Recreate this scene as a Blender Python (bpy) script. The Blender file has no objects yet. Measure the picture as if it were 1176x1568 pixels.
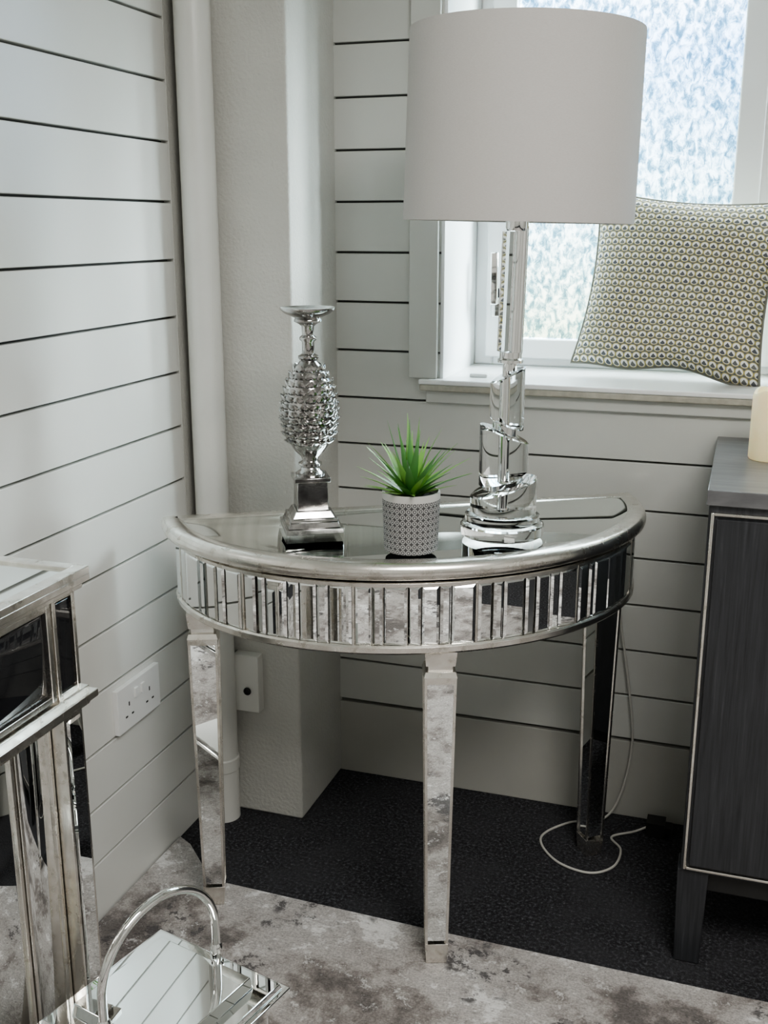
import bpy, bmesh, math, random
from mathutils import Vector, Matrix
random.seed(7)
scene = bpy.context.scene
R = math.radians

# ------------------------------------------------------------------ materials
class NT:
    def __init__(s, name):
        s.m = bpy.data.materials.new(name); s.m.use_nodes = True
        s.t = s.m.node_tree; s.n = s.t.nodes; s.l = s.t.links
        s.b = s.n.get('Principled BSDF'); s.out = s.n.get('Material Output')
    def node(s, typ, **kw):
        n = s.n.new(typ)
        for k, v in kw.items(): setattr(n, k, v)
        return n
    def link(s, a, b): s.l.new(a, b)
    def coord(s, which='Object', scale=(1,1,1), rot=(0,0,0)):
        tc = s.node('ShaderNodeTexCoord'); mp = s.node('ShaderNodeMapping')
        mp.inputs['Scale'].default_value = scale; mp.inputs['Rotation'].default_value = rot
        s.link(tc.outputs[which], mp.inputs['Vector']); return mp.outputs['Vector']
    def noise(s, vec, scale, detail=4, rough=.5, dist=0):
        n = s.node('ShaderNodeTexNoise'); n.inputs['Scale'].default_value = scale
        n.inputs['Detail'].default_value = detail; n.inputs['Roughness'].default_value = rough
        n.inputs['Distortion'].default_value = dist
        if vec: s.link(vec, n.inputs['Vector'])
        return n.outputs['Fac']
    def ramp(s, fac, stops, interp='LINEAR'):
        r = s.node('ShaderNodeValToRGB'); e = r.color_ramp; e.interpolation = interp
        while len(e.elements) < len(stops): e.elements.new(0.5)
        for i, (p, c) in enumerate(stops):
            e.elements[i].position = p
            e.elements[i].color = (c[0], c[1], c[2], 1) if hasattr(c, '__len__') else (c, c, c, 1)
        s.link(fac, r.inputs['Fac']); return r.outputs['Color']
    def mix(s, fac, a, b, blend='MIX'):
        m = s.node('ShaderNodeMix', data_type='RGBA', blend_type=blend)
        for inp, v in ((m.inputs[0], fac), (m.inputs[6], a), (m.inputs[7], b)):
            if hasattr(v, 'is_linked'): s.link(v, inp)
            elif hasattr(v, '__len__'): inp.default_value = (v[0], v[1], v[2], 1)
            else: inp.default_value = v
        return m.outputs[2]
    def math(s, op, a, b=None, c=None):
        m = s.node('ShaderNodeMath', operation=op)
        for i, v in enumerate((a, b, c)):
            if v is None: continue
            if hasattr(v, 'is_linked'): s.link(v, m.inputs[i])
            else: m.inputs[i].default_value = v
        return m.outputs[0]
    def bump(s, h, strength=.3, dist=.002):
        b = s.node('ShaderNodeBump'); b.inputs['Strength'].default_value = strength
        b.inputs['Distance'].default_value = dist
        s.link(h, b.inputs['Height']); s.link(b.outputs['Normal'], s.b.inputs['Normal'])
    def setp(s, **kw):
        for k, v in kw.items():
            k = k.replace('_', ' ')
            i = s.b.inputs[k]
            if hasattr(v, 'is_linked'): s.link(v, i)
            elif hasattr(v, '__len__') and len(v) == 3: i.default_value = (v[0], v[1], v[2], 1)
            else: i.default_value = v

def simple(name, col, metallic=0, rough=.5, var=.06, vs=6, bump=0, bs=80):
    t = NT(name); v = t.coord()
    n = t.noise(v, vs, 4)
    lo = tuple(c*(1-var) for c in col); hi = tuple(min(1, c*(1+var)) for c in col)
    t.setp(Base_Color=t.ramp(n, [(.3, lo), (.7, hi)]), Metallic=metallic, Roughness=rough)
    if bump: t.bump(t.noise(v, bs, 3), bump, .002)
    return t.m

M = {}
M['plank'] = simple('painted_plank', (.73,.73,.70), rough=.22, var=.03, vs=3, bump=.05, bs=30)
M['plank_shaded'] = simple('painted_plank_shaded', (.58,.585,.555), rough=.22, var=.03, vs=3, bump=.05, bs=30)  # same white planks on the back wall, backlit shade put into the colour
M['groove'] = simple('groove_dark', (.13,.13,.125), rough=.8)
M['plaster'] = simple('textured_plaster', (.57,.565,.53), rough=.7, var=.05, bump=1.0, bs=130)
M['skirt'] = simple('lower_wall_paint', (.46,.455,.42), rough=.4, var=.05, bump=.3, bs=40)
M['pipe'] = simple('painted_pipe', (.72,.715,.68), rough=.3, var=.03, bump=.12, bs=30)
M['upvc'] = simple('upvc_white', (.86,.87,.87), rough=.25, var=.02)
M['sill'] = simple('sill_gloss', (.86,.86,.85), rough=.22, var=.02)
M['silledge'] = simple('sill_edge', (.42,.40,.34), rough=.6, var=.15, vs=60, bump=.5, bs=150)
M['ceil'] = simple('ceiling_paint', (.8,.8,.79), rough=.8)
M['black'] = simple('black_plastic', (.02,.02,.02), rough=.4)
M['white'] = simple('white_plastic', (.82,.82,.81), rough=.3, var=.02)
M['chrome'] = simple('chrome', (.88,.88,.87), 1, .03, var=.02)
M['cord'] = simple('cord_clear_pvc', (.55,.54,.5), rough=.3)
M['soil'] = simple('soil', (.02,.018,.012), rough=.9, var=.5, vs=200, bump=1, bs=250)

t = NT('silver_leaf'); v = t.coord()
n = t.noise(v, 40, 4, .55)
t.setp(Base_Color=t.ramp(n, [(.28,(.56,.53,.48)),(.42,(.78,.75,.70)),(.7,(.92,.90,.86))]), Metallic=1,
       Roughness=t.ramp(n, [(.3,.30),(.7,.19)]))
t.bump(n, .08, .001); M['silver'] = t.m

t = NT('mirror_glass'); v = t.coord(); n = t.noise(v, 9, 3)
t.setp(Base_Color=t.ramp(n, [(.3,(.92,.94,.94)),(.7,(.95,.97,.97))]), Metallic=1, Roughness=.0); M['mirror'] = t.m
t = NT('mirror_tabletop'); v = t.coord(); n = t.noise(v, 14, 6)
t.setp(Base_Color=t.ramp(n, [(.3,(.88,.91,.89)),(.7,(.90,.93,.91))]), Metallic=1, Roughness=.0); M['mirror_top'] = t.m
t = NT('dark_mirror'); v = t.coord(); n = t.noise(v, 9, 3)
t.setp(Base_Color=t.ramp(n, [(.3,(.012,.012,.014)),(.7,(.02,.02,.022))]), Metallic=0, Roughness=.02); M['dmirror'] = t.m

t = NT('crystal_glass'); v = t.coord(); n = t.noise(v, 5, 2)
t.setp(Base_Color=t.ramp(n, [(0,(.98,1,1)),(1,(1,1,1))]), Roughness=0.0, Transmission_Weight=1, IOR=1.5); M['crystal'] = t.m

t = NT('antique_chrome'); v = t.coord(); n = t.noise(v, 45, 5)
t.setp(Base_Color=t.ramp(n, [(.3,(.24,.235,.23)),(.6,(.58,.57,.56))]), Metallic=1, Roughness=.08)
t.bump(n, .1, .001); M['achrome'] = t.m

# dark carpet
t = NT('charcoal_carpet'); v = t.coord()
n = t.noise(v, 150, 3, .75); n2 = t.noise(v, 7, 5, .6)
c = t.ramp(n, [(.34,(.006,.006,.008)),(.5,(.026,.026,.030)),(.62,(.085,.085,.095)),(.72,(.22,.22,.23))])
c = t.mix(t.ramp(n2,[(.42,.0),(.62,.5)]), c, (.052,.052,.058))
t.setp(Base_Color=c, Roughness=.95); t.bump(n, 1, .006); M['carpet'] = t.m

# distressed rug
t = NT('distressed_rug'); v = t.coord()
big = t.noise(v, 3.6, 12, .66, .2); mid = t.noise(v, 17, 12, .80, .2)
st = t.noise(t.coord(scale=(1,9,1)), 45, 5, .75)
fine = t.noise(v, 300, 2)
sx = t.math('ADD', t.math('MULTIPLY', big, .75), t.math('MULTIPLY', mid, .25))
base = t.ramp(sx, [(.42,(.15,.135,.13)),(.46,(.29,.265,.25)),(.495,(.46,.435,.42)),(.55,(.51,.49,.475)),(.565,(.80,.79,.78))])
dark = t.ramp(mid, [(.515,0.0),(.535,1.0)])
zone = t.ramp(t.noise(v, 3.4, 5, .6), [(.52,0.0),(.555,1.0)])
c = t.mix(t.math('MULTIPLY', dark, t.math('MULTIPLY', zone, .9)), base, (.075,.07,.074))
c = t.mix(t.ramp(mid,[(.40,.8),(.43,0.0)]), c, (.74,.73,.72))
c = t.mix(t.ramp(st,[(.41,.38),(.5,0.0)]), c, (.24,.225,.215))
c = t.mix(.3, c, t.ramp(fine,[(.3,0.1),(.7,.9)]), 'OVERLAY')
t.setp(Base_Color=c, Roughness=.9); t.bump(fine, .6, .002); M['rug'] = t.m

# dark wood sideboard
t = NT('charcoal_oak'); v = t.coord(scale=(60,8,2.2))
n = t.noise(v, 3, 8, .6, .4)
t.setp(Base_Color=t.ramp(n, [(.3,(.022,.023,.026)),(.6,(.043,.045,.05)),(.8,(.078,.08,.088))]), Roughness=.36)
t.bump(n, .2, .001); M['oak'] = t.m
t = NT('charcoal_oak_top_lit'); v = t.coord(scale=(3,60,8))  # same oak made lighter: light reflected off the top painted into the colour
n = t.noise(v, 3, 8, .6, .4)
t.setp(Base_Color=t.ramp(n, [(.3,(.10,.10,.105)),(.6,(.17,.17,.175)),(.8,(.26,.26,.265))]), Roughness=.28); M['oaktop_lit'] = t.m

# lampshade fabric
t = NT('shade_fabric'); v = t.coord(scale=(1,1,6)); n = t.noise(v, 260, 2)
t.setp(Base_Color=t.ramp(n, [(.3,(.62,.60,.58)),(.7,(.67,.65,.63))]), Roughness=.85)
t.bump(n, .15, .0006)
tr = t.node('ShaderNodeBsdfTranslucent'); tr.inputs['Color'].default_value = (.75,.72,.68,1)
mx = t.node('ShaderNodeMixShader'); mx.inputs[0].default_value = .08
t.link(t.b.outputs[0], mx.inputs[1]); t.link(tr.outputs[0], mx.inputs[2]); t.link(mx.outputs[0], t.out.inputs['Surface'])
M['shade'] = t.m

# obscure window glass
t = NT('obscure_glass'); v = t.coord(scale=(1.0,1,.6), rot=(0,R(25),0))
n = t.noise(v, 75, 5, .7, .6)
pat = t.ramp(n, [(.38,(.26,.38,.44)),(.47,(.50,.62,.68)),(.55,(.98,.99,.99))])
tp = t.node('ShaderNodeBsdfTransparent'); t.link(pat, tp.inputs['Color'])
gl = t.node('ShaderNodeBsdfGlossy'); gl.inputs['Roughness'].default_value = .2
tl = t.node('ShaderNodeBsdfTranslucent'); t.link(pat, tl.inputs['Color'])
m1 = t.node('ShaderNodeMixShader'); m1.inputs[0].default_value = .08
m2 = t.node('ShaderNodeMixShader'); m2.inputs[0].default_value = .05
t.link(tp.outputs[0], m1.inputs[1]); t.link(tl.outputs[0], m1.inputs[2])
t.link(m1.outputs[0], m2.inputs[1]); t.link(gl.outputs[0], m2.inputs[2]); t.link(m2.outputs[0], t.out.inputs['Surface'])
M['glass'] = t.m

# cushion: ring lattice with small triangular hearts
t = NT('woven_lattice_fabric'); tc = t.node('ShaderNodeUVMap'); sp = t.node('ShaderNodeSeparateXYZ'); t.link(tc.outputs[0], sp.inputs[0])
U = t.math('MULTIPLY', sp.outputs[0], 22); V = t.math('MULTIPLY', sp.outputs[1], 25)
row = t.math('FLOOR', V)
U2 = t.math('ADD', U, t.math('MULTIPLY', t.math('MODULO', row, 2), .5))
fu = t.math('SUBTRACT', t.math('FRACT', U2), .5); fv = t.math('SUBTRACT', t.math('FRACT', V), .5)
d = t.math('SQRT', t.math('ADD', t.math('MULTIPLY', fu, fu), t.math('MULTIPLY', fv, fv)))
tri = t.math('MULTIPLY', t.math('ABSOLUTE', fu), 2.0)
msk = t.math('LESS_THAN', tri, t.math('SUBTRACT', .36, t.math('MULTIPLY', fv, 1.4)))
ins = t.math('LESS_THAN', d, .36)
msk = t.math('MULTIPLY', msk, ins)
ringc = t.ramp(d, [(.0,(.84,.83,.80)),(.40,(.84,.83,.80)),(.43,(.46,.40,.14)),(.50,(.40,.35,.13)),(.53,(.13,.135,.145)),(.7,(.11,.115,.125))])
cb = t.node('ShaderNodeCombineXYZ'); t.link(t.math('FLOOR', U2), cb.inputs[0]); t.link(row, cb.inputs[1])
wn = t.node('ShaderNodeTexWhiteNoise'); t.link(cb.outputs[0], wn.inputs['Vector'])
cg = t.mix(t.math('MULTIPLY', wn.outputs['Value'], .6), (.09,.095,.11), (.24,.235,.20))
c = t.mix(msk, ringc, cg)
t.setp(Base_Color=c, Roughness=.9); t.bump(d, .5, .002)
M['cushion'] = t.m
M['piping'] = simple('cushion_piping', (.20,.20,.17), rough=.9, bump=.5, bs=300)

# pot
t = NT('patterned_pot'); v = t.coord(); sp = t.node('ShaderNodeSeparateXYZ'); t.link(v, sp.inputs[0])
ang = t.math('MULTIPLY', t.math('ARCTAN2', sp.outputs[1], sp.outputs[0]), 30/(2*math.pi))
zz = t.math('MULTIPLY', sp.outputs[2], 98)
fu = t.math('SUBTRACT', t.math('FRACT', ang), .5); fv = t.math('SUBTRACT', t.math('FRACT', zz), .5)
d = t.math('SQRT', t.math('ADD', t.math('MULTIPLY', fu, fu), t.math('MULTIPLY', fv, fv)))
c = t.ramp(d, [(.0,(.52,.51,.50)),(.13,(.52,.51,.50)),(.16,(.07,.07,.07)),(.30,(.09,.09,.09)),(.34,(.52,.51,.50)),(.43,(.52,.51,.50)),(.47,(.09,.09,.09)),(.7,(.07,.07,.07))])
rim = t.math('GREATER_THAN', sp.outputs[2], .090)
c = t.mix(rim, c, (.58,.57,.55))
t.setp(Base_Color=c, Roughness=.6); t.bump(c, .6, .001); M['pot'] = t.m

def leafmat(name, a, b):
    t = NT(name); v = t.coord(); sp = t.node('ShaderNodeSeparateXYZ'); t.link(v, sp.inputs[0])
    t.setp(Base_Color=t.ramp(t.math('MULTIPLY', sp.outputs[2], 4.5), [(.40,a),(.85,b)]), Roughness=.35)
    return t.m
M['leaf1'] = leafmat('succulent_green', (.24,.50,.07), (.30,.56,.19))
M['leaf2'] = leafmat('succulent_dark_green', (.06,.21,.04), (.15,.36,.12))

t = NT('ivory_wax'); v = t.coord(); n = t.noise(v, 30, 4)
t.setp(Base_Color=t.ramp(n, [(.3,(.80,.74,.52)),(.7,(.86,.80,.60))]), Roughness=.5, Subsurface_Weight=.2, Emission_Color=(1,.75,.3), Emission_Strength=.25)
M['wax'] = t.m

# ------------------------------------------------------------------ mesh builder
class MB:
    def __init__(s): s.bm = bmesh.new(); s.mats = []; s.uv = None
    def mi(s, m):
        m = M[m] if isinstance(m, str) else m
        if m not in s.mats: s.mats.append(m)
        return s.mats.index(m)
    def face(s, vs, mat):
        try: f = s.bm.faces.new(vs)
        except ValueError: return None
        f.material_index = s.mi(mat); return f
    def poly(s, pts, mat): return s.face([s.bm.verts.new(p) for p in pts], mat)
    def box(s, lo, hi, mat, mx=None):
        x0,y0,z0 = lo; x1,y1,z1 = hi
        P = [Vector(p) for p in ((x0,y0,z0),(x1,y0,z0),(x1,y1,z0),(x0,y1,z0),(x0,y0,z1),(x1,y0,z1),(x1,y1,z1),(x0,y1,z1))]
        if mx: P = [mx @ p for p in P]
        v = [s.bm.verts.new(p) for p in P]
        for q in ((0,3,2,1),(4,5,6,7),(0,1,5,4),(1,2,6,5),(2,3,7,6),(3,0,4,7)): s.face([v[i] for i in q], mat)
    def frustum(s, c, z0, z1, w0, w1, mat, mx=None, d0=None, d1=None):
        d0 = d0 or w0; d1 = d1 or w1; cx, cy = c
        P = []
        for z,w,d in ((z0,w0,d0),(z1,w1,d1)):
            P += [Vector((cx-w/2,cy-d/2,z)),Vector((cx+w/2,cy-d/2,z)),Vector((cx+w/2,cy+d/2,z)),Vector((cx-w/2,cy+d/2,z))]
        if mx: P = [mx @ p for p in P]
        v = [s.bm.verts.new(p) for p in P]
        for q in ((0,3,2,1),(4,5,6,7),(0,1,5,4),(1,2,6,5),(2,3,7,6),(3,0,4,7)): s.face([v[i] for i in q], mat)
    def lathe(s, prof, mat, seg=48, c=(0,0), mx=None, slope=None, caps=True):
        rings = []
        for k,(r,z) in enumerate(prof):
            ring = []
            for i in range(seg):
                a = 2*math.pi*i/seg
                p = Vector((c[0]+r*math.cos(a), c[1]+r*math.sin(a), z))
                if slope: p.z += slope[k]*r*math.cos(a+slope[-1])
                if mx: p = mx @ p
                ring.append(s.bm.verts.new(p))
            rings.append(ring)
        for a,b in zip(rings[:-1], rings[1:]):
            for i in range(seg): s.face([a[i],a[(i+1)%seg],b[(i+1)%seg],b[i]], mat)
        if caps:
            s.face(rings[0][::-1], mat); s.face(rings[-1], mat)
    def tube(s, pts, r, mat, seg=10, closed=False):
        pts = [Vector(p) for p in pts]; n = len(pts); rings = []
        up = Vector((0,0,1)); prev = None
        for i,p in enumerate(pts):
            a = pts[(i-1)%n] if (closed or i>0) else p; b = pts[(i+1)%n] if (closed or i<n-1) else p
            d = (b-a).normalized()
            if prev is None:
                nrm = d.cross(up)
                if nrm.length < .01: nrm = d.cross(Vector((1,0,0)))
            else: nrm = prev - d*prev.dot(d)
            nrm.normalize(); prev = nrm; bi = d.cross(nrm)
            rings.append([s.bm.verts.new(p + r*(nrm*math.cos(2*math.pi*k/seg)+bi*math.sin(2*math.pi*k/seg))) for k in range(seg)])
        rng = range(n) if closed else range(n-1)
        for i in rng:
            a, b = rings[i], rings[(i+1)%n]
            for k in range(seg): s.face([a[k],a[(k+1)%seg],b[(k+1)%seg],b[k]], mat)
        if not closed: s.face(rings[0][::-1], mat); s.face(rings[-1], mat)
    def panel(s, o, u, v, n, w, h, bev, dep, mat):
        o=Vector(o);u=Vector(u);v=Vector(v);n=Vector(n)
        A=[o,o+u*w,o+u*w+v*h,o+v*h]
        Bq=[o+u*bev+v*bev+n*dep,o+u*(w-bev)+v*bev+n*dep,o+u*(w-bev)+v*(h-bev)+n*dep,o+u*bev+v*(h-bev)+n*dep]
        a=[s.bm.verts.new(p) for p in A]; b=[s.bm.verts.new(p) for p in Bq]
        s.face(b, mat)
        for i in range(4): s.face([a[i],a[(i+1)%4],b[(i+1)%4],b[i]], mat)
    def obj(s, name, loc=(0,0,0), rotz=0, bevel=0, parent=None, smooth=35, recalc=True, rot=None, bseg=2):
        if recalc: bmesh.ops.recalc_face_normals(s.bm, faces=s.bm.faces)
        me = bpy.data.meshes.new(name); s.bm.to_mesh(me); s.bm.free()
        for m in s.mats: me.materials.append(m)
        me.shade_smooth(); me.set_sharp_from_angle(angle=R(smooth))
        o = bpy.data.objects.new(name, me); scene.collection.objects.link(o)
        o.location = loc; o.rotation_euler = rot if rot else (0,0,rotz)
        if bevel:
            b = o.modifiers.new('bevel','BEVEL'); b.width = bevel; b.segments = bseg; b.limit_method = 'ANGLE'; b.angle_limit = R(40)
            b.harden_normals = False
        if parent: o.parent = parent
        return o

def empty(name, loc=(0,0,0), rotz=0):
    e = bpy.data.objects.new(name, None); scene.collection.objects.link(e)
    e.location = loc; e.rotation_euler = (0,0,rotz); e.empty_display_size = .1
    return e

# ------------------------------------------------------------------ room shell
XL, YB = -1.100, 2.272
XR, YF, ZC = 2.3, -1.9, 2.4
b = MB(); b.box((XL-.2,YF-.1,-.05),(XR+.1,YB+.4,0),'carpet'); b.obj('floor')
b = MB(); b.box((XL-.2,YF-.1,ZC),(XR+.1,YB+.4,ZC+.06),'ceil'); b.obj('ceiling')
b = MB(); b.box((XL-.2,YF,0),(XL-.016,YB+.35,ZC),'groove')
zs = .906; sp_ = .1118; lines = sorted([zs+sp_*k for k in range(-9,14)])
lines = [z for z in lines if .02 < z < ZC-.02]
prev = 0.0
for z in lines+[ZC]:
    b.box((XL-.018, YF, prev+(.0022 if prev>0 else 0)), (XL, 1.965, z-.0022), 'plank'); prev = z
b.box((XL-.018,1.965,0),(XL,YB,ZC),'plaster')
b.obj('wall_left', bevel=.0015)
WX0, WX1, WZ0, WZ1, WD = -.632, .62, .962, 2.02, .28
b = MB()
yb = YB+.016
b.box((XL,yb,0),(WX0,YB+.34,ZC),'groove'); b.box((WX1,yb,0),(XR,YB+.34,ZC),'groove')
b.box((WX0,yb,0),(WX1,YB+.34,WZ0),'groove'); b.box((WX0,yb,WZ1),(WX1,YB+.34,ZC),'groove')
b.box((WX0,YB,WZ0),(WX0+.008,YB+.33,WZ1),'upvc'); b.box((WX1-.008,YB,WZ0),(WX1,YB+.33,WZ1),'upvc'); b.box((WX0,YB,WZ1-.008),(WX1,YB+.33,WZ1),'upvc')
lines = [.192+.106*k for k in range(0,21)]
b.box((XL,YB,0),(XR,YB+.018,.186),'skirt')
for i,z in enumerate(lines):
    z0 = z+.0022; z1 = (lines[i+1]-.0022) if i < len(lines)-1 else ZC
    if z0 >= ZC: break
    z1 = min(z1, ZC)
    if z1 <= WZ0 or z0 >= WZ1: b.box((-.885,YB,z0),(XR,YB+.018,z1),'plank_shaded')
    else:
        b.box((-.885,YB,z0),(WX0,YB+.018,z1),'plank_shaded'); b.box((WX1,YB,z0),(XR,YB+.018,z1),'plank_shaded')
        if z0 < WZ0-.004: b.box((WX0,YB,z0),(WX1,YB+.018,WZ0-.001),'plank_shaded')
b.obj('wall_back', bevel=.0015)
b = MB(); b.box((XR,YF-.1,0),(XR+.1,YB+.35,ZC),'plank'); b.obj('wall_right')
b = MB(); b.box((XL-.2,YF-.1,0),(XR,YF,ZC),'plank'); b.obj('wall_front')
b = MB(); b.box((XL+.001,2.022,0),(-.872,YB+.016,ZC),'plaster'); b.obj('wall_corner_column', bevel=.006, bseg=3)
b = MB(); b.lathe([(.035,0.0),(.035,ZC)],'pipe',32); 
for z in (.12,1.9): b.lathe([(.035,z),(.0375,z+.003),(.0375,z+.03),(.035,z+.033)],'pipe',32,caps=False)
b.obj('downpipe', (-1.048,1.984,0))
b = MB(); b.box((-1.020,1.996,.262),(-.960,2.024,.395),'pipe'); b.lathe([(.009,0),(.009,.004),(.006,.004),(.006,-.002)],'black',20,mx=Matrix.Translation((-.986,1.995,.312))@Matrix.Rotation(R(90),4,'X'))
b.obj('utility_box', bevel=.003)

b = MB()
b.box((-.70,YB-.012,.985),(-.636,YB+.001,2.09),'plank_shaded'); b.box((-.70,YB-.012,2.02),(.69,YB+.001,2.09),'plank_shaded'); b.box((.624,YB-.012,.985),(.69,YB+.001,2.02),'plank_shaded')
b.obj('trim_1', bevel=.002)
b = MB(); b.box((-.672,YB-.03,.974),(.71,YB+.30,.985),'sill'); b.box((-.670,YB-.028,.960),(.708,YB+.0,.974),'silledge'); b.box((-.66,YB-.012,.932),(.70,YB+.0,.960),'plank_shaded')
b.obj('trim_2', bevel=.003)
# window
yw = YB+WD; win = empty('window_1', (0,yw,0))
b = MB(); x0,x1,z0,z1 = WX0+.008, WX1-.008, .985, WZ1-.008
def frame(b,x0,x1,z0,z1,w,y0,y1,mat,wb=None):
    wb = wb or w
    b.box((x0,y0,z0),(x0+w,y1,z1),mat); b.box((x1-w,y0,z0),(x1,y1,z1),mat)
    b.box((x0+w,y0,z0),(x1-w,y1,z0+wb),mat); b.box((x0+w,y0,z1-w),(x1-w,y1,z1),mat)
frame(b,x0,x1,z0,z1,.045,0,.06,'upvc',.03)
b.box((-.012,0,z0+.03),(.04,.06,z1-.045),'upvc')
frame(b,x0+.03,.0,z0+.02,z1-.03,.056,-.018,.03,'upvc',.045)
frame(b,.028,x1-.03,z0+.02,z1-.03,.056,-.018,.03,'upvc',.045)
fr = b.obj('frame', parent=win, bevel=.004)
b = MB(); b.box((x0+.08,.008,z0+.06),(-.05,.012,z1-.08),'glass'); b.box((.08,.008,z0+.06),(x1-.08,.012,z1-.08),'glass'); b.obj('glass_panes', parent=win)
b = MB(); b.box((-.578,-.032,1.10),(-.556,-.018,1.17),'chrome'); b.box((-.574,-.05,1.13),(-.560,-.032,1.145),'chrome'); b.box((-.576,-.058,1.13),(-.558,-.046,1.25),'chrome')
b.obj('handle', parent=win, bevel=.003)
b = MB(); b.box((-.575,-.24,.985),(-.535,-.22,.993),'white'); b.obj('sill_catch', parent=win, bevel=.002)

# ------------------------------------------------------------------ rug
b = MB()
pts = [(XL+.004,1.86),(-1.06,1.84),(-.985,1.765),(-.93,1.735),(-.5,1.722),(.1,1.715),(1.5,1.705),(1.5,-1.2),(XL+.004,-1.2)]
lo=[b.bm.verts.new((x,y,.0005)) for x,y in pts]; hi=[b.bm.verts.new((x,y,.008)) for x,y in pts]
b.face(hi,'rug')
for i in range(len(pts)): b.face([lo[i],lo[(i+1)%len(pts)],hi[(i+1)%len(pts)],hi[i]],'rug')
b.obj('area_rug')

# ------------------------------------------------------------------ demilune table
A0,B0 = .474,.402
def dpoly(a,bb,y0=0,n=72):
    pts=[]
    for i in range(n+1):
        t=math.pi*i/n; pts.append(Vector((a*math.cos(t), y0-bb*math.sin(t), 0)))
    return pts
def offs(pts,d):
    n=len(pts); out=[]
    for i in range(n):
        p=pts[i]; a=pts[i-1]; c=pts[(i+1)%n]
        e1=(p-a).normalized(); e2=(c-p).normalized()
        n1=Vector((e1.y,-e1.x,0)); n2=Vector((e2.y,-e2.x,0))
        m=(n1+n2).normalized(); k=1/max(.35,m.dot(n1))
        out.append(p+m*(d*k))
    return out
base = dpoly(A0,B0)
tst = offs(base,.01)
if tst[36].y < base[36].y: SG=-1
else: SG=1
def sweep(b, base, prof, mat, cap=None, back=True):
    rings=[[b.bm.verts.new((p.x,p.y,z)) for p in offs(base,d*SG)] for d,z in prof]
    n=len(base); rng = n if back else n-1
    for r1,r2 in zip(rings[:-1],rings[1:]):
        for i in range(rng): b.face([r1[i],r1[(i+1)%n],r2[(i+1)%n],r2[i]],mat)
    return rings
b = MB()
TT = .780
prof=[(.05,.742),(.022,.742),(.018,.746),(.018,.750),(.006,.7515),(.001,.756),(-.001,.762),(0,.769),(.004,.776),(.010,.7795),(.017,TT),(.030,TT),(.033,.7785),(.036,.7770)]
r = sweep(b, base, prof, 'silver')
b.face(r[-1],'mirror_top'); b.face(r[0][::-1],'silver')
ap = dpoly(.446,.376)
apb = [p+Vector((0,-.014,0)) for p in ap]
sweep(b, apb, [(.006,.742),(.006,.628)], 'silver')
rr = sweep(b, apb, [(.03,.636),(-.004,.636),(-.007,.633),(-.007,.624),(-.003,.620),(.03,.620)], 'silver'); b.face(rr[-1],'silver')
sweep(b, apb, [(.004,.744),(-.004,.744),(-.004,.738),(.004,.738)], 'silver')
def ell(tt): return Vector((.446*math.cos(tt), -.014-.376*math.sin(tt), 0))
N=4000; L=[0]; P=[ell(math.pi*i/N) for i in range(N+1)]
for i in range(N): L.append(L[-1]+(P[i+1]-P[i]).length)
tot=L[-1]
def at(s):
    import bisect
    i=min(N-1,max(0,bisect.bisect_left(L,s)-1)); f=(s-L[i])/max(1e-9,L[i+1]-L[i]); return P[i].lerp(P[i+1],max(0,min(1,f)))
s_=.004; widths=[.040,.020,.030,.022,.040,.018,.028]; k=0
while s_ < tot-.012:
    w=min(widths[k%len(widths)],tot-s_-.004)
    p0=at(s_); p1=at(s_+w); u=(p1-p0); ww=u.length; u.normalize(); n=Vector((-u.y,u.x,0))
    cen=(p0+p1)/2
    if n.dot(cen)<0: n=-n
    jit=random.uniform(-1,1)*R(9); Rm=Matrix.Rotation(jit,3,'Z'); u2=Rm@u; n2=Rm@n
    o=cen-u2*ww/2+n*.0014; o.z=.6365
    b.panel(o,u2,Vector((0,0,1)),n2,ww-.0012,.102,.0045,.0028,'mirror')
    if k%7==6:
        q=at(s_+w+.0015); mx=Matrix.Translation((q.x,q.y,0))@Matrix.Rotation(math.atan2(n.y,n.x),4,'Z')
        b.box((-.004,-.002,.635),(.0045,.002,.742),'silver',mx)
        s_+=.0035
    s_+=w+.0004; k+=1
b.box((-.44,-.02,.63),(.44,-.008,.745),'silver')
def leg(b,cx,cy,zb,face_rot=0):
    mx=Matrix.Translation((cx,cy,0))@Matrix.Rotation(face_rot,4,'Z')
    zt=.588
    b.frustum((0,0),zt+.004,.622,.050,.056,'silver',mx)
    b.frustum((0,0),zt-.008,zt+.006,.042,.042,'silver',mx)
    b.frustum((0,0),zt-.016,zt-.006,.057,.051,'silver',mx)
    zt-=.016
    wb,wt=.039,.055
    b.frustum((0,0),zb+.045,zt,wb-.004,wt-.005,'mirror',mx)
    b.frustum((0,0),zb,zb+.040,wb-.002,wb+.003,'silver',mx)
    b.frustum((0,0),zt-.012,zt,wt-.001,wt,'silver',mx)
    e=.0046
    for sx in (-1,1):
        for sy in (-1,1):
            P=[]
            for z,w in ((zb+.035,wb+.002),(zt,wt)):
                h=w/2
                for ax,ay in ((0,0),(1,0),(1,1),(0,1)):
                    P.append(mx@Vector((sx*(h-ax*e), sy*(h-ay*e), z)))
            v=[b.bm.verts.new(p) for p in P]
            for q in ((0,3,2,1),(4,5,6,7),(0,1,5,4),(1,2,6,5),(2,3,7,6),(3,0,4,7)): b.face([v[i] for i in q],'silver')
leg(b,-.020,-.357,.009,R(-10)); leg(b,-.407,-.100,.009,R(-8)); leg(b,.393,-.075,.001,R(8))
b.obj('demilune_console_table', (-.613,1.968,0), R(30), bevel=.0008, smooth=30)

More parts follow.
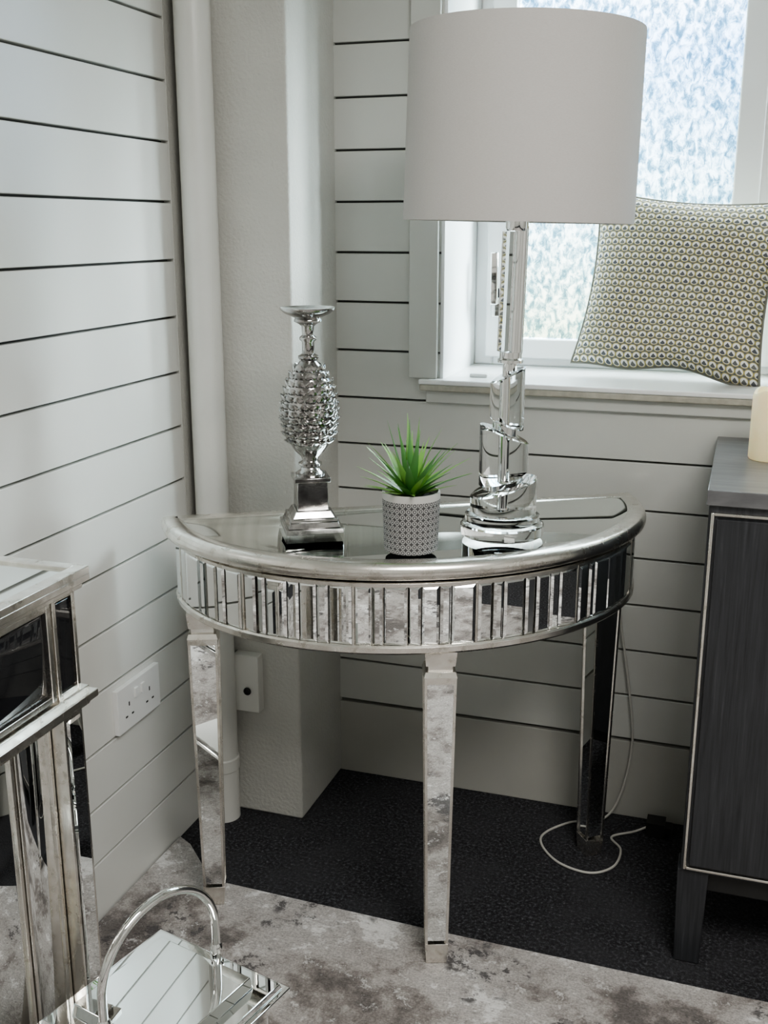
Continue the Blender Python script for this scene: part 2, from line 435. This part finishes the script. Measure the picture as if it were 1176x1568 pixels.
# ------------------------------------------------------------------ table lamp
lx,ly,lz = -.388,1.821,.7775
lamp = empty('table_lamp',(lx,ly,lz),R(18.5))
b = MB()
b.lathe([(.071,0.0),(.074,.003),(.074,.019),(.071,.022)],'crystal',64)
b.lathe([(.060,.0225),(.066,.026),(.066,.036),(.062,.039)],'crystal',64)
def tier(r,z0,z1,s0,s1,ph=0,c=(0,0)):
    b.lathe([(r-.003,z0),(r,z0+.003),(r,z1-.002),(r-.003,z1)],'crystal',64,slope=[s0,s0,s1,s1,ph],c=c)
tier(.0585,.0395,.087,0,.31,c=(.001,0))
tier(.0430,.099,.182,.31,-.40,c=(.000,0))
tier(.0300,.196,.284,-.40,.46,c=(.003,0))
b.obj('crystal_tiers', parent=lamp, smooth=25)
b = MB()
b.lathe([(.030,.0875),(.030,.0985)],'chrome',48,slope=[.31,.31,0])
b.lathe([(.021,.1835),(.021,.1945)],'chrome',48,slope=[-.40,-.40,0])
b.lathe([(.0065,.045),(.0065,.30)],'chrome',24)
b.obj('chrome_discs', parent=lamp)
b = MB(); mt = Matrix.Rotation(R(1.2),4,'Y')
b.lathe([(.012,.290),(.012,.302),(.022,.304),(.022,.309),(.019,.312),(.019,.322)],'chrome',40,mx=mt)
b.lathe([(.0115,.32),(.0115,.53)],'chrome',32,c=(.0085,0),mx=mt)
b.lathe([(.017,.522),(.019,.527),(.019,.545),(.012,.550),(.012,.60)],'chrome',32,mx=mt)
b.lathe([(.014,.60),(.014,.64),(.022,.66),(.030,.69),(.030,.72),(.015,.745)],'white',32,mx=mt)
for a in (0,2.094,4.189):
    b.tube([mt@Vector((.012*math.cos(a),.012*math.sin(a),.585)), mt@Vector((.183*math.cos(a),.183*math.sin(a),.560))],.0018,'chrome',8)
b.obj('pole', parent=lamp)
b = MB(); b.lathe([(.0105,.323),(.0105,.521)],'crystal',8,c=(-.0135,0),mx=mt); b.obj('crystal_rod', parent=lamp)
b = MB()
zb,zt,rb,rt=.536,.830,.189,.186
b.lathe([(rb-.002,zb),(rb,zb),(rb+.0006,zb+.008),(rt+.0006,zt-.008),(rt,zt),(rt-.002,zt),(rt-.002,zt-.004),(rb-.002,zb+.004),(rb-.002,zb)],'shade',96,mx=mt,caps=False)
b.obj('shade', parent=lamp, smooth=60)

# ------------------------------------------------------------------ candlestick
cand = empty('pinecone_candlestick',(-.724,1.748,.7775),R(30))
b = MB()
b.frustum((0,0),0,.010,.104,.104,'achrome'); b.frustum((0,0),.010,.020,.094,.086,'achrome')
b.frustum((0,0),.020,.026,.086,.084,'achrome'); b.frustum((0,0),.026,.038,.076,.062,'achrome')
b.frustum((0,0),.038,.090,.056,.054,'achrome'); b.frustum((0,0),.090,.098,.064,.064,'achrome')
b.obj('square_base', parent=cand, bevel=.0012)
b = MB()
b.lathe([(.026,.098),(.027,.103),(.018,.108),(.016,.113),(.021,.117),(.021,.121),(.014,.125),(.016,.132),(.026,.142),(.033,.152),
         (.044,.175),(.0490,.205),(.0470,.235),(.038,.268),(.024,.292),(.014,.303),(.018,.307),(.018,.311),(.011,.315),(.0105,.335),(.015,.339),(.015,.343),(.010,.347),
         (.011,.362),(.016,.366),(.024,.370),(.024,.373),(.022,.376),(.040,.384),(.048,.391),(.048,.394),(.038,.390),(.015,.387),(.010,.386)],'achrome',48)
def prof_r(z):
    pts=[(.145,.028),(.155,.034),(.175,.043),(.205,.0480),(.235,.0455),(.268,.036),(.292,.023),(.305,.014)]
    for (z0,r0),(z1,r1) in zip(pts[:-1],pts[1:]):
        if z<=z1: return r0+(r1-r0)*max(0,(z-z0))/(z1-z0)
    return .014
z=.160; row=0
while z<.300:
    rr=prof_r(z); n=max(8,int(2*math.pi*rr/.0185)); 
    dr=(prof_r(z+.005)-prof_r(z-.005))/.01
    for i in range(n):
        a=2*math.pi*(i+.5*(row%2))/n+random.uniform(-.03,.03)
        w=2*math.pi*rr/n*.56; h=.0088
        mx=Matrix.Rotation(a,4,'Z')@Matrix.Translation((rr+.0008,0,z))@Matrix.Rotation(math.atan(dr)+R(40),4,'Y')
        sp=4; sg=8; rings=[]
        for j in range(1,sp+1):
            ph=math.pi*j/(sp+1)-math.pi/2
            rings.append([b.bm.verts.new(mx@Vector((.0034*math.cos(ph)*math.cos(2*math.pi*q/sg), w*math.cos(ph)*math.sin(2*math.pi*q/sg), h*math.sin(ph)))) for q in range(sg)])
        tp=b.bm.verts.new(mx@Vector((.001,0,h*1.2))); bt=b.bm.verts.new(mx@Vector((0,0,-h)))
        for r1,r2 in zip(rings[:-1],rings[1:]):
            for q in range(sg): b.face([r1[q],r1[(q+1)%sg],r2[(q+1)%sg],r2[q]],'achrome')
        for q in range(sg): b.face([rings[-1][q],rings[-1][(q+1)%sg],tp],'achrome'); b.face([bt,rings[0][(q+1)%sg],rings[0][q]],'achrome')
    z+=.0128; row+=1
b.obj('pinecone_stem', parent=cand, smooth=50)

# ------------------------------------------------------------------ plant
plant = empty('potted_succulent',(-.513,1.677,.7775))
b = MB()
b.lathe([(.043,0),(.0455,.002),(.0490,.099),(.0485,.102),(.0455,.102),(.0445,.090)],'pot',64,caps=False)
b.poly([(.043*math.cos(2*math.pi*i/40),.043*math.sin(2*math.pi*i/40),0) for i in range(40)],'pot')
b.obj('pot', parent=plant)
b = MB(); b.lathe([(.001,.094),(.02,.095),(.0449,.092)],'soil',40,caps=False); b.obj('soil', parent=plant)
b = MB()
nl=50
for i in range(nl):
    f=i/nl; az=i*2.39996; el=R(88-66*f**.75+random.uniform(-6,6)); Ln=(.132-.040*f)*random.uniform(.82,1.1)
    wd=.0072*random.uniform(.8,1.15); seg=8
    ca,sa=math.cos(az),math.sin(az); mat='leaf1' if random.random()<.66 else 'leaf2'
    rowv=[]; p=Vector((ca*.004,sa*.004,.090)); e=el
    for j in range(seg+1):
        q=j/seg
        w=wd*(1-q**1.7)*(.7+.5*math.sin(math.pi*min(1,q*1.3))) + .0003
        d=Vector((math.cos(e)*ca,math.cos(e)*sa,math.sin(e))); sd=Vector((-sa,ca,0)); nn=sd.cross(d)
        rowv.append([b.bm.verts.new(p-sd*w+nn*-.0020*(1-q)),b.bm.verts.new(p+nn*.0000),b.bm.verts.new(p+sd*w+nn*-.0020*(1-q)),b.bm.verts.new(p+nn*(.0022*(1-q)+.0003))])
        p=p+d*(Ln/seg); e-=R(2.6)*(1-f*.3) if f>.15 else 0
    for r1,r2 in zip(rowv[:-1],rowv[1:]):
        for a_,c_ in ((0,1),(1,2),(2,3),(3,0)): b.face([r1[a_],r1[c_],r2[c_],r2[a_]],mat)
b.obj('leaves', parent=plant, smooth=60)

# ------------------------------------------------------------------ mirrored sideboard (left)
b = MB(); xf=-.905; xb=XL+.006; y1=1.272; y0=.42
def rectframe_x(b,x,ya,yb_,za,zb_,w,d,mat):
    b.box((x-.002,ya,za),(x+d,ya+w,zb_),mat); b.box((x-.002,yb_-w,za),(x+d,yb_,zb_),mat)
    b.box((x-.002,ya+w,za),(x+d,yb_-w,za+w),mat); b.box((x-.002,ya+w,zb_-w),(x+d,yb_-w,zb_),mat)
b.box((xb,y0-.02,.805),(xf+.018,y1+.018,.816),'silver')
b.box((xb,y0-.012,.795),(xf+.010,y1+.010,.806),'silver')
for (a,c_,d,e) in ((xb,y0-.02,xb+.014,y1+.018),(xf-.004,y0-.02,xf+.018,y1+.018)): b.box((a,c_,.815),(d,e,.827),'silver')
b.box((xb+.014,y1-.004,.815),(xf-.004,y1+.018,.827),'silver'); b.box((xb+.014,y0-.02,.815),(xf-.004,y0+.0,.827),'silver')
b.box((xb+.014,y0,.8155),(xf-.004,y1-.004,.823),'mirror_top')
b.box((xb,y0,.64),(xf-.006,y1,.796),'silver')
rectframe_x(b,xf-.006,y1-.055,y1,.64,.796,.008,.008,'silver'); b.panel((xf-.004,y1-.047,.648),(0,1,0),(0,0,1),(1,0,0),.039,.140,.004,.003,'dmirror')
ya=y1-.062
for k in range(2):
    rectframe_x(b,xf-.006,ya-.36,ya,.645,.793,.010,.010,'silver')
    b.panel((xf-.004,ya-.350,.655),(0,1,0),(0,0,1),(1,0,0),.340,.128,.008,.004,'dmirror'); ya-=.372
b.box((xb,y0-.018,.622),(xf+.020,y1+.016,.634),'silver'); b.box((xb,y0-.01,.632),(xf+.010,y1+.008,.642),'silver'); b.box((xb,y0-.01,.612),(xf+.010,y1+.008,.624),'silver')
b.box((xb,y0+.03,.10),(xf-.03,y1-.045,.614),'silver')
ya=y1-.05
for w in (.085,.26,.085,.26):
    rectframe_x(b,xf-.03,ya-w,ya,.11,.610,.007,.008,'silver')
    b.panel((xf-.028,ya-w+.007,.117),(0,1,0),(0,0,1),(1,0,0),w-.014,.486,.010,.005,'mirror'); ya-=w+.004
for (yy) in (y1-.048,y0):
    for xx in (xf-.048,xb):
        b.box((xx,yy,.009),(xx+.048,yy+.048,.614),'silver')
        b.panel((xx+.0485,yy+.006,.05),(0,1,0),(0,0,1),(1,0,0),.036,.55,.004,.003,'mirror')
        b.panel((xx+.006,yy+.0485,.05),(1,0,0),(0,0,1),(0,1,0),.036,.55,.004,.003,'mirror')
b.obj('mirrored_sideboard', bevel=.0012)

# ------------------------------------------------------------------ charcoal cabinet (right)
b = MB(); cx0,cx1,cy0,cy1 = -.037,.80,1.778,2.262
b.box((cx0,cy0+.004,.192),(cx1,cy1,.872),'oak'); b.box((cx0-.004,cy0-.004,.868),(cx1+.004,cy1,.894),'oaktop_lit')
def rf_y(y,xa,xb_,za,zb_,w,d,mat):
    b.box((xa,y-d,za),(xa+w,y+.002,zb_),mat); b.box((xb_-w,y-d,za),(xb_,y+.002,zb_),mat)
    b.box((xa+w,y-d,za),(xb_-w,y+.002,za+w),mat); b.box((xa+w,y-d,zb_-w),(xb_-w,y+.002,zb_),mat)
rf_y(cy0+.004,cx0+.004,cx1-.004,.198,.856,.0055,.006,'silver')
b.box((cx0+.014,cy0-.003,.208),((cx0+cx1)/2-.002,cy0+.005,.846),'oak'); b.box(((cx0+cx1)/2+.002,cy0-.003,.208),(cx1-.014,cy0+.005,.846),'oak')
b.box((cx0+.03,cy0+.02,.150),(cx1-.03,cy1-.02,.193),'black')
for x in (cx0+.022,cx1-.022):
    for y in (cy0+.034,cy1-.034): b.frustum((x,y),.001,.193,.045,.054,'oak')
b.obj('charcoal_sideboard', bevel=.0015)

# candle
b = MB()
seg=48
b.lathe([(.036,0),(.038,.003),(.038,.118),(.036,.124),(.031,.124),(.029,.116),(.010,.112),(.001,.112)],'wax',seg,caps=True)
for v in b.bm.verts:
    if v.co.z>.11 and v.co.xy.length>.03: v.co.z+=.005*math.sin(3*math.atan2(v.co.y,v.co.x)+1)
b.tube([(0,0,.11),(.001,0,.120),(.003,0,.128)],.0012,'black',8)
b.obj('pillar_candle',(.056,2.06,.8945))

# ------------------------------------------------------------------ cushions
def cushion(name, loc, rot, W=.40, H=.37, T=.075):
    b=MB(); uvl=b.bm.loops.layers.uv.new('UVMap'); n=48
    def P(u,v,sgn):
        k=.055
        x=u*W/2*(1-k*(1-v*v)*abs(u)**2); y=v*H/2*(1-k*(1-u*u)*abs(v)**2)
        x*= 1+.04*(u*u*v*v)*1.0; y*=1+.04*(u*u*v*v)
        y+= .006*math.sin(5.5*u+.6)*max(0,-v)**3
        h=T*((1-u**4)*(1-v**4))**.55
        h*= 1+.08*math.sin(3.1*u+2*v)+.05*math.sin(5*v-2*u)
        h+= .012*max(0,1-abs(u+.05)*1.2)*max(0,-v)*(1-v**4)
        return Vector((x,-sgn*h,y))
    top={}
    for sgn in (1,-1):
        for i in range(n+1):
            for j in range(n+1):
                u=-1+2*i/n; v=-1+2*j/n
                if sgn==-1 and (i in(0,n) or j in(0,n)): top[(sgn,i,j)]=top[(1,i,j)]
                else: top[(sgn,i,j)]=b.bm.verts.new(P(u,v,sgn))
        for i in range(n):
            for j in range(n):
                q=[(i,j),(i+1,j),(i+1,j+1),(i,j+1)]
                f=b.face([top[(sgn,)+k] for k in q],'cushion')
                if f:
                    for lp,k in zip(f.loops,q): lp[uvl].uv=(k[0]/n,k[1]/n)
    ed=[P(-1+2*i/n,-1,1) for i in range(n)]+[P(1,-1+2*i/n,1) for i in range(n)]+[P(1-2*i/n,1,1) for i in range(n)]+[P(-1,1-2*i/n,1) for i in range(n)]
    b.tube(ed,.0035,'piping',8,closed=True)
    return b.obj(name,loc,rot=rot,smooth=80)
cushion('throw_cushion',(-.150,2.425,1.182),(R(-14),R(4),R(-6)),W=.385)
cushion('throw_cushion.001',(.265,2.44,1.182),(R(-12),R(-3),R(4)))

# ------------------------------------------------------------------ wall socket
b = MB(); yc,zc=1.722,.398
b.box((XL,yc-.078,zc-.046),(XL+.011,yc+.078,zc+.046),'white')
for s in (-1,1):
    c0=yc+s*.038
    for (dy,dz,w,h) in ((0,.014,.004,.009),(-.011,-.010,.008,.004),(.011,-.010,.008,.004)):
        b.box((XL+.010,c0+dy-w/2,zc+dz-.008-h/2),(XL+.0115,c0+dy+w/2,zc+dz-.008+h/2),'black')
    b.box((XL+.010,yc+s*.012-.006,zc+.010),(XL+.0145,yc+s*.012+.006,zc+.030),'white')
b.obj('double_wall_socket', bevel=.0008)

# ------------------------------------------------------------------ lantern with ring handle (bottom left)
lan = empty('mirrored_lantern',(-.653,1.045,.008),R(-13.7))
b = MB()
DZ=.036
b.frustum((0,0),.262+DZ,.275+DZ,.235,.235,'chrome'); b.frustum((0,0),.275+DZ,.283+DZ,.220,.215,'mirror'); b.frustum((0,0),.283+DZ,.300+DZ,.165,.160,'mirror')
b.frustum((0,0),0,.018,.225,.225,'chrome'); b.frustum((0,0),.018,.026,.205,.200,'mirror')
for sx in (-1,1):
    for sy in (-1,1): b.frustum((sx*.094,sy*.094),.024,.264+DZ,.016,.016,'chrome')
b.lathe([(.030,.026),(.030,.10),(.028,.102),(.002,.100)],'wax',32)
b.obj('body', parent=lan, bevel=.0015)
b = MB()
hp=[]
hr=.094; zt=.283+DZ
hmx=Matrix.Rotation(R(84),4,'Z')
for i in range(33):
    a=math.pi*i/32; hp.append(hmx@Vector((hr*math.cos(a),0,zt+.062+ .092*math.sin(a))))
hp=[hmx@Vector((hr,0,zt)),hmx@Vector((hr,0,zt+.03))]+hp+[hmx@Vector((-hr,0,zt+.03)),hmx@Vector((-hr,0,zt))]
b.tube(hp,.0060,'chrome',16)
for s in (-1,1):
    q=hmx@Vector((s*hr,0,.3)); b.lathe([(.010,zt-.001),(.010,zt+.002),(.007,zt+.005),(.0085,zt+.015),(.0085,zt+.030),(.006,zt+.034)],'chrome',20,c=(q.x,q.y))
b.obj('handle', parent=lan)

# ------------------------------------------------------------------ lamp cord + plug
def catmull(pts,n=10):
    pts=[Vector(p) for p in pts]; out=[]
    P=[pts[0]]+pts+[pts[-1]]
    for i in range(1,len(P)-2):
        for k in range(n):
            t=k/n; p0,p1,p2,p3=P[i-1:i+3]
            out.append(.5*((2*p1)+(-p0+p2)*t+(2*p0-5*p1+4*p2-p3)*t*t+(-p0+3*p1-3*p2+p3)*t**3))
    out.append(pts[-1]); return out
b = MB()
b.tube(catmull([(-.24,2.252,.70),(-.215,2.255,.50),(-.185,2.25,.33),(-.170,2.25,.20),(-.185,2.24,.08),(-.22,2.225,.012),(-.295,2.194,.004),(-.3425,2.114,.004),(-.2975,2.036,.004),(-.225,2.012,.004),(-.178,2.05,.004),(-.170,2.12,.004),(-.195,2.165,.004),(-.15,2.20,.006),(-.125,2.212,.015)]),.0026,'cord',8)
b.box((-.125,2.195,.002),(-.085,2.235,.035),'black'); b.box((-.085,2.20,.012),(-.07,2.23,.026),'black')
b.obj('lamp_power_cord', bevel=.0)

# ------------------------------------------------------------------ world & lights
w = bpy.data.worlds.new('sky'); scene.world = w; w.use_nodes = True
nt = w.node_tree; bg = nt.nodes['Background']
tc = nt.nodes.new('ShaderNodeTexCoord'); sp = nt.nodes.new('ShaderNodeSeparateXYZ'); nt.links.new(tc.outputs['Generated'], sp.inputs[0])
ma = nt.nodes.new('ShaderNodeMath'); ma.operation='MULTIPLY_ADD'; ma.inputs[1].default_value=.5; ma.inputs[2].default_value=.5
nt.links.new(sp.outputs[2], ma.inputs[0])
rp = nt.nodes.new('ShaderNodeValToRGB'); e = rp.color_ramp
e.elements[0].position=.25; e.elements[0].color=(.25,.28,.16,1)
e.elements[1].position=.75; e.elements[1].color=(2.5,2.45,2.38,1)
for p,c in ((.445,(.30,.36,.16)),(.475,(.42,.50,.42)),(.51,(.40,.55,.62)),(.57,(.26,.43,.70)),(.63,(.9,1.0,1.1))):
    x=e.elements.new(p); x.color=(*c,1)
nt.links.new(ma.outputs[0], rp.inputs['Fac']); nt.links.new(rp.outputs['Color'], bg.inputs['Color'])
bg.inputs['Strength'].default_value = 9.0

def area(name, loc, rot, sx, sy, power, col=(1,1,1), portal=False):
    l = bpy.data.lights.new(name,'AREA'); l.shape='RECTANGLE'; l.size=sx; l.size_y=sy; l.energy=power; l.color=col
    if portal: l.cycles.is_portal=True
    o = bpy.data.objects.new(name,l); scene.collection.objects.link(o); o.location=loc; o.rotation_euler=rot; return o
area('window_portal',(0,YB+.36,1.5),(R(-90),0,0),1.3,1.1,1,portal=True)
area('ceiling_light_panel',(.6,.1,2.38),(0,0,0),1.0,1.0,53,(1,.975,.94))
sl = bpy.data.lights.new('hazy_sun','SUN'); sl.energy=40.0; sl.angle=R(32); sl.color=(1,.97,.92)
so = bpy.data.objects.new('hazy_sun',sl); scene.collection.objects.link(so)
so.location=(3,5,4); so.rotation_euler = Vector((-.84,-.36,-.34)).to_track_quat('-Z','Y').to_euler()
try: scene.view_settings.look = 'AgX - Medium High Contrast'
except Exception as ex: print(ex)

# ------------------------------------------------------------------ camera
cam = bpy.data.cameras.new('camera'); co = bpy.data.objects.new('camera',cam); scene.collection.objects.link(co)
co.location=(0,0,1.306); co.rotation_euler=(R(90-14.83),0,R(18.5))
cam.sensor_width=36; cam.lens=37.88; cam.clip_start=.02
scene.camera=co
